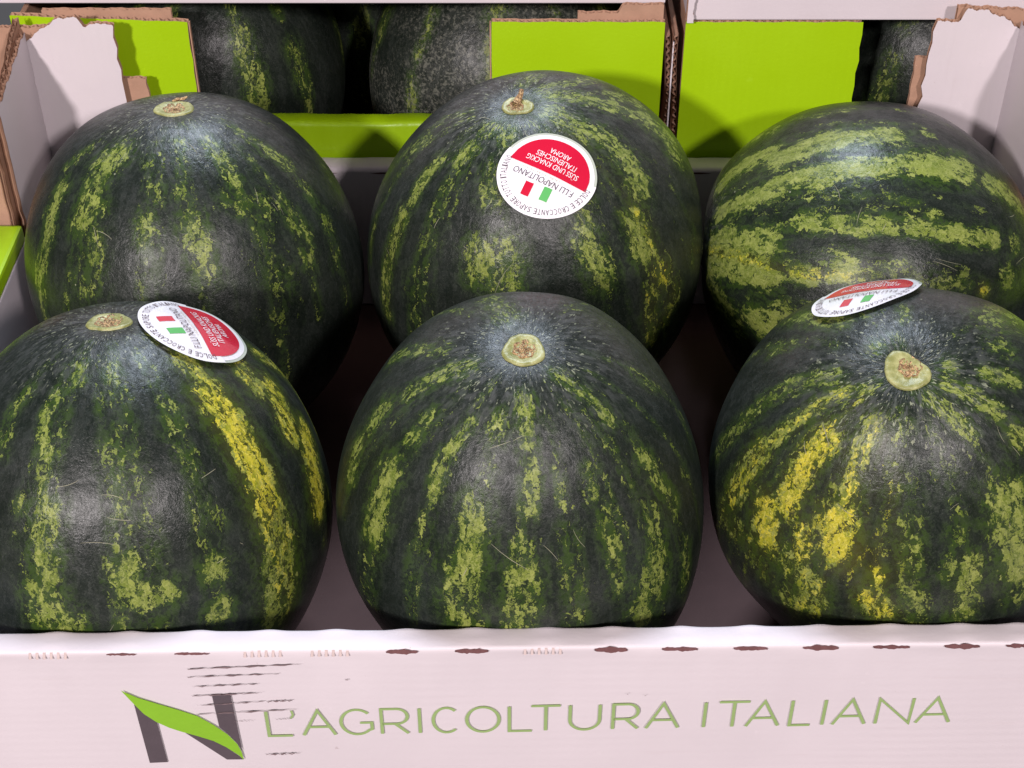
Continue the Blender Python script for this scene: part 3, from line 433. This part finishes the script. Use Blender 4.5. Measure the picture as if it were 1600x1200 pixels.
def make_melon(key, mel, stripes, label, group, mat='rind', nu=288, nv=170, gen_seed=0, only_generic=False, gain=1., slim=.84):
    base = np.array([mel.C[0], mel.C[1], 0.]); root = tag(empty('watermelon', base), label, 'watermelon', group)
    th = np.linspace(0, math.pi, nv)[1:-1]; ph = np.linspace(0, 2 * math.pi, nu, endpoint=False)
    PH, TH = np.meshgrid(ph, th, indexing='ij'); D = np.stack([np.sin(TH) * np.cos(PH), np.sin(TH) * np.sin(PH), np.cos(TH)], -1).reshape(-1, 3)
    D = np.vstack([D, [[0, 0, 1], [0, 0, -1]]]); n = len(th); top = len(D) - 2; bot = top + 1
    Vw = mel.loc(D) - base; F = grid_faces(nu, n, True)
    F = [(a, d, c, b) for a, b, c, d in F]
    for i in range(nu): F.append((top, i * n, ((i + 1) % nu) * n)); F.append((bot, ((i + 1) % nu) * n + n - 1, i * n + n - 1))
    me = mesh('rind', Vw, F, True)
    N = len(D); st = np.zeros(N); ha = np.zeros(N); ye = np.zeros(N)
    camd = ((CAM - mel.C) @ mel.R.T) / mel.S; camd /= np.linalg.norm(camd)
    back = np.ones(N) if only_generic else np.clip((-.02 - D @ camd) / .2, 0, 1)
    sn = np.sin(D @ np.array([23., 17, 9]) + 3 * np.sin(D @ np.array([-11., 19, 14]))) * .12 + np.sin(D @ np.array([41., -37, 15])) * .08
    rr_ = random.Random(gen_seed * 7 + 1); faint = []
    for P, hw, sg, y in stripes:
        m_ = np.array(P[0], float); p0 = math.atan2(m_[1], m_[0]); t0 = rr_.uniform(.2, .5); t1 = rr_.uniform(1.3, 2.3)
        faint.append([[(100 * math.sin(t_) * math.cos(p0 + .05 * wob(t_ * 2, p0)), 100 * math.sin(t_) * math.sin(p0 + .05 * wob(t_ * 2, p0)), 100 * math.cos(t_)) for t_ in np.linspace(t0, t1, 6)], rr_.uniform(18, 38), rr_.uniform(.18, .42), y * .5])
    for L, wt in ((stripes, 1 - back), (faint, 1 - back), (generic(gen_seed), back)):
        if wt.max() <= 0: continue
        for P, hw, sg, y in L:
            d = seg_dist(D, P); h = hw / 1000.
            k = d / h * (1 + sn); f = min(1.12, sg * gain) * np.clip(1.45 - .85 * k ** 1.5, 0, 1) * wt
            st = np.maximum(st, f); hl = sg * np.exp(-(d / (1.75 * h)) ** 2) * wt; ha = np.maximum(ha, hl); ye = np.maximum(ye, y * np.exp(-(d / (1.3 * h)) ** 2) * wt)
    pol = np.arccos(np.clip(D[:, 2], -1, 1)); st *= np.clip((pol - .10) / .08, 0, 1)
    mer = np.stack([D[:, 0] / np.maximum(np.sin(pol), .02), D[:, 1] / np.maximum(np.sin(pol), .02), pol * .55], -1)
    mer[:, :2] *= (.35 + .65 * np.minimum(1, np.sin(pol) / .8))[:, None]
    for nm, dat in (('stripe', st), ('halo', ha), ('yellow', ye), ('pol', pol)):
        at_ = me.attributes.new(nm, 'FLOAT', 'POINT'); at_.data.foreach_set('value', dat.astype(np.float32))
    at_ = me.attributes.new('mer', 'FLOAT_VECTOR', 'POINT'); at_.data.foreach_set('vector', mer.astype(np.float32).ravel())
    link('rind', me, root, [mat]); return root, base
def stem(root, base, mel, rr, shape, core, seed, stub=None):
    """stem scar: a pale raised pad with an angular outline and a corky broken core"""
    p, n, X, Y = mel.frame([0, 0, 1], [.2, 0, 1]); nr, na = 9, 40; V = []
    rings = [0, .25, .45, .56, .68, .82, .93, 1., 1.03]; hh = [.0006, .0006, .0007, .0010, .0014, .0017, .0017, .0010, -.002]
    for i in range(na):
        a = 2 * math.pi * i / na; ro = rr * (shape(a) + .03 * wob(a * 3, seed))
        for j in range(nr):
            q = p + (X * math.cos(a) + Y * math.sin(a)) * ro * rings[j]
            s, nn = mel.on(q); s = s[0]; fl = p + (X * math.cos(a) + Y * math.sin(a)) * ro * rings[j]
            V.append(s * .75 + fl * .25 + n * (hh[j] + .0004 * wob(a * 5 + j, seed)) - base)
    sc = link('stem_scar', mesh('stem_scar', V, grid_faces(na, nr, True), True), root, ['scar'])
    V = []; nr = 8
    for i in range(na):
        a = 2 * math.pi * i / na
        for j in range(nr):
            t_ = j / (nr - 1); rc = core[0] * rr * (1 + .13 * wob(a * 4, seed + 1)) * t_
            h = .0010 + .0010 * (1 if .75 < t_ < .95 else 0) + .0013 * wob(a * 3.7 + t_ * 9, seed + 3) * (t_ > .05) * (t_ < .97) - (.0035 if j == nr - 1 else 0)
            V.append(p + X * (core[1] * rr + rc * math.cos(a)) + Y * (core[2] * rr + rc * math.sin(a)) + n * h - base)
    link('cork', mesh('cork', V, grid_faces(na, nr, True), True), sc, ['cork'])
    if stub:                                          # dried stub of the stem: bent tapered tube
        pts = [p + X * x + Y * y + n * z for x, y, z, _ in stub]; V = []; k = 8
        for i, (q, (_, _, _, r)) in enumerate(zip(pts, stub)):
            d = pts[min(i + 1, len(pts) - 1)] - pts[max(i - 1, 0)]; d /= np.linalg.norm(d); u = np.cross(d, X + .3 * Y); u /= np.linalg.norm(u); w = np.cross(d, u)
            for m in range(k): V.append(q + (u * math.cos(m * 2 * math.pi / k) + w * math.sin(m * 2 * math.pi / k)) * r * (1 + .3 * (m % 2)) - base)
        F = [(i * k + m, i * k + (m + 1) % k, (i + 1) * k + (m + 1) % k, (i + 1) * k + m) for i in range(len(pts) - 1) for m in range(k)]
        F.append(tuple(range((len(pts) - 1) * k, len(pts) * k)))
        link('stem_stub', mesh('stem_stub', V, F, True), sc, ['cork'])
def sticker(root, base, mel, d, right, r=.0372, stiff=.15, lift=.0008, curl=0., squash=0.):
    p, n, X, Y = mel.frame(d, right)
    up = np.array([0, 0, 1.]) - n * n[2]; up /= np.linalg.norm(up)
    def m(P, off):
        P = np.atleast_2d(P); w = (P[:, :1] * X + P[:, 1:2] * Y) * r; w = p + w - squash * (w @ up)[:, None] * up; s, nn = mel.on(w)
        rho = np.linalg.norm(P, axis=1)[:, None]; fl = w + n * (lift + curl * rho ** 3 * r)
        return s * (1 - stiff) + fl * stiff + nn * (.0006 + off + .0010 * rho ** 4 + .00045 * (np.sin(P[:, :1] * 4.1 + 2 * P[:, 1:2]) * np.sin(P[:, 1:2] * 5.3 - P[:, :1] * 2.2) * rho)) - base
    def disc(name, rad, off, mat, par, a0=0., a1=2 * math.pi, nr=10, na=72):
        V = []
        A = np.linspace(a0, a1, na + 1)
        for a in A:
            for j in range(nr + 1): V.append((rad * j / nr * math.cos(a), rad * j / nr * math.sin(a)))
        return link(name, mesh(name, m(np.array(V), off), grid_faces(na + 1, nr + 1), True), par, [mat])
    st = disc('sticker', .945, .0002, 'st_white', root)
    disc('clear_rim', 1.0, 0., 'st_liner', st, R(168), R(372))
    disc('white_arc', 1.0, .0004, 'st_white', st, R(-14), R(194))
    def patch(name, P, F, off, mat): return link(name, mesh(name, m(np.array(P, float), off), F, True), st, [mat])
    # red field: circle segment below the chord
    yc = -.02; R0 = .84; V = []; nx, ny = 40, 14
    for i in range(nx + 1):
        x = (i / nx * 2 - 1) * math.sqrt(R0 ** 2 - yc ** 2) * .999; yb = -math.sqrt(R0 ** 2 - x * x)
        for j in range(ny + 1): V.append((x, yc + (yb - yc) * j / ny))
    patch('red_field', V, [f[::-1] for f in grid_faces(nx + 1, ny + 1)], .0007, 'st_red')
    def quad(name, x0, x1, y0, y1, mat, sk=0.):
        V = []
        for i in range(5):
            for j in range(7): x = x0 + (x1 - x0) * i / 4; y = y0 + (y1 - y0) * j / 6; V.append((x + sk * (y - y0), y + .03 * math.sin(7 * x)))
        patch(name, V, grid_faces(5, 7), .0007, mat)
    quad('flag_stripe', -.26, -.09, .29, .60, 'st_green', -.1); quad('flag_stripe', .12, .29, .29, .60, 'st_red', -.1)
    def line(s, w, h, yb, mat, off=.0010, xc=0.):
        V, F = text_fit(s, w, h); V[:, 0] += xc - w / 2; V[:, 1] += yb; patch('lettering', V, F, off, mat)
    line('F.LLI NAPOLITANO', 1.30, .135, .105, 'st_ink'); line("L\u2019AGRICOLTURA ITALIANA", .82, .05, .025, 'st_pale', xc=.12)
    line('S\u00dcSS UND KNACKIG', 1.12, .12, -.26, 'st_white', .0012); line('ITALIENISCHES', .86, .12, -.42, 'st_white', .0012); line('AROMA', .44, .12, -.58, 'st_white', .0012)
    s = 'DOLCE E CROCCANTE SAPORE TUTTO ITALIANO'; ws = []
    for ch in s: ws.append(.42 if ch == ' ' else (.38 if ch == 'I' else .78))
    tot = sum(ws); a = R(186); span = R(186 + 4); VV = []; FF = []
    for ch, w in zip(s, ws):
        da = span * w / tot
        if ch != ' ':
            V, F = text_fit(ch, da * .80 * .82, .125, res=2); b = len(VV); am = a - da / 2
            V[:, 0] -= V[:, 0].max() / 2
            for x, y in V: VV.append(((.80 + y) * math.cos(am) + x * math.sin(am), (.80 + y) * math.sin(am) - x * math.cos(am)))
            FF += [tuple(i + b for i in f) for f in F]
        a -= da
    patch('lettering', VV, FF, .0008, 'st_ink'); return st
def scratches(root, base, mel, L, mat='scratch'):
    V = []; F = []
    for P, w in L:
        P = np.array(P, float); q, nn = mel.on(np.array([mel.loc(p)[0] for p in P]))
        for i in range(len(q)):
            d = q[min(i + 1, len(q) - 1)] - q[max(0, i - 1)]; d /= np.linalg.norm(d); sd = np.cross(nn[i], d) * w * (.3 + .7 * math.sin(math.pi * (i + .4) / len(q)))
            V += [q[i] + sd + nn[i] * .0003 - base, q[i] - sd + nn[i] * .0003 - base]
            if i: k = len(V); F.append((k - 4, k - 3, k - 1, k - 2))
    o = link('scratch', mesh('scratch', V, F, True), root, [mat]); o['kind'] = 'stuff'
GRP = 'watermelons in the open front crate'
LAB = {'FL': 'yellow striped dark green watermelon with round sticker beside its stem, front left', 'FC': 'dark green watermelon without sticker, stem facing up, front middle',
       'FR': 'dark watermelon with bright yellow patches and a sticker curling over its back, front right', 'BL': 'round dark watermelon without sticker in front of torn white corner, behind the front left one',
       'BC': 'watermelon with round red and white sticker facing forward, back middle', 'BR': 'watermelon lying on its side with broad level stripes, back right'}
ANG = lambda k, m, p=2: (lambda a: 1 + sum(v * math.cos(n_ * a + f) for n_, v, f in k))
STEM = {'FL': (.0128, [(2, .12, .3), (3, .05, 1), (5, .03, 1)], (.76, .02, .04), 1, None), 'FC': (.0126, [(1, .04, 0), (3, .045, 1.9), (5, .025, 2.5)], (.62, .08, .05), 2, None),
        'FR': (.0125, [(1, .12, 2.3), (2, .13, 1.6), (3, .07, .6)], (.60, .14, .14), 3, None),
        'BL': (.0137, [(2, .10, 0), (5, .03, 1)], (.66, 0, 0), 4, [(-.003, .0125, .0008, .0015), (0, .014, .0024, .0011), (.005, .0145, .0026, .0010), (.008, .015, .0042, .0005)]),
        'BC': (.0105, [(2, .16, .6), (3, .08, 1)], (.66, -.15, -.1), 5, [(-.001, .003, .001, .0034), (.001, .006, .003, .0026), (.003, .009, .005, .0018), (.004, .011, .008, .0014)]),
        'BR': (.0130, [(2, .1, 1)], (.6, 0, 0), 6, None)}
rs = random.Random(3); made = {}
for i, k in enumerate(('FL', 'FC', 'FR', 'BL', 'BC', 'BR')):
    d = MELONS[k]; mel = Melon(d['C'], d['a'], d['c'], d['R'], d['bumps'], i * 1.3)
    root, base = make_melon(k, mel, d['st'], LAB[k], GRP, gen_seed=i + 1, gain={'BR': 1.28, 'BC': 1.1}.get(k, 1.05), slim=.76 if k == 'BR' else .84)
    rr, shp, core, sd, stub = STEM[k]; stem(root, base, mel, rr, ANG(shp, 0), core, sd, stub)
    if 'sticker' in d: sticker(root, base, mel, *d['sticker'], **({'stiff': .45, 'lift': .0006, 'curl': -.06, 'r': .0385, 'squash': .24} if k == 'FR' else {'squash': .13} if k == 'BC' else {}))
    camd = ((CAM - mel.C) @ mel.R.T) / mel.S; camd /= np.linalg.norm(camd); L = []
    for _ in range(9):                               # fine handling scratches, a few millimetres long
        v = camd + np.array([rs.gauss(0, .42) for _ in range(3)]); v /= np.linalg.norm(v); t_ = np.array([rs.gauss(0, 1) for _ in range(3)]); t_ -= v * (t_ @ v); t_ /= np.linalg.norm(t_)
        ln = rs.uniform(.01, .06) * (2 if rs.random() < .2 else 1); bd = np.cross(v, t_) * ln * rs.uniform(-.2, .2)
        L.append(([v + t_ * ln * s - bd * s * s for s in (-1, -.5, 0, .5, 1)], rs.uniform(.00008, .0002)))
    scratches(root, base, mel, L)
I3 = [[1, 0, 0], [0, 1, 0], [0, 0, 1]]; GB = 'watermelons in the green crates behind'
def tilt(ax, ay): return np.array(Matrix.Rotation(R(ay), 3, 'Y') @ Matrix.Rotation(R(ax), 3, 'X')).T
for j, (x, y, a, c, m, tl_, lab) in enumerate(((-.150, 1.535, .110, .135, 'rind', (0, 0), 'dark watermelon deep in the green crate, in the gap between the two nearer ones'),
        (-.292, 1.352, .128, .150, 'rind', (6, 4), 'dark striped watermelon in the green crate, behind the stem of the back left melon'),
        (-.012, 1.345, .127, .150, 'rind_dusty', (-8, 3), 'dull grey dusty watermelon in the green crate, left of the tall green panel'),
        (.408, 1.350, .125, .150, 'rind', (20, -8), 'dark watermelon shaded in the right green crate beside the torn white corner'))):
    ax = tilt(*tl_); mel = Melon((x, y, c * .985), a, c, ax, (), j * 2.1); make_melon('b', mel, [], lab, GB, m, 160, 96, j + 21, True)
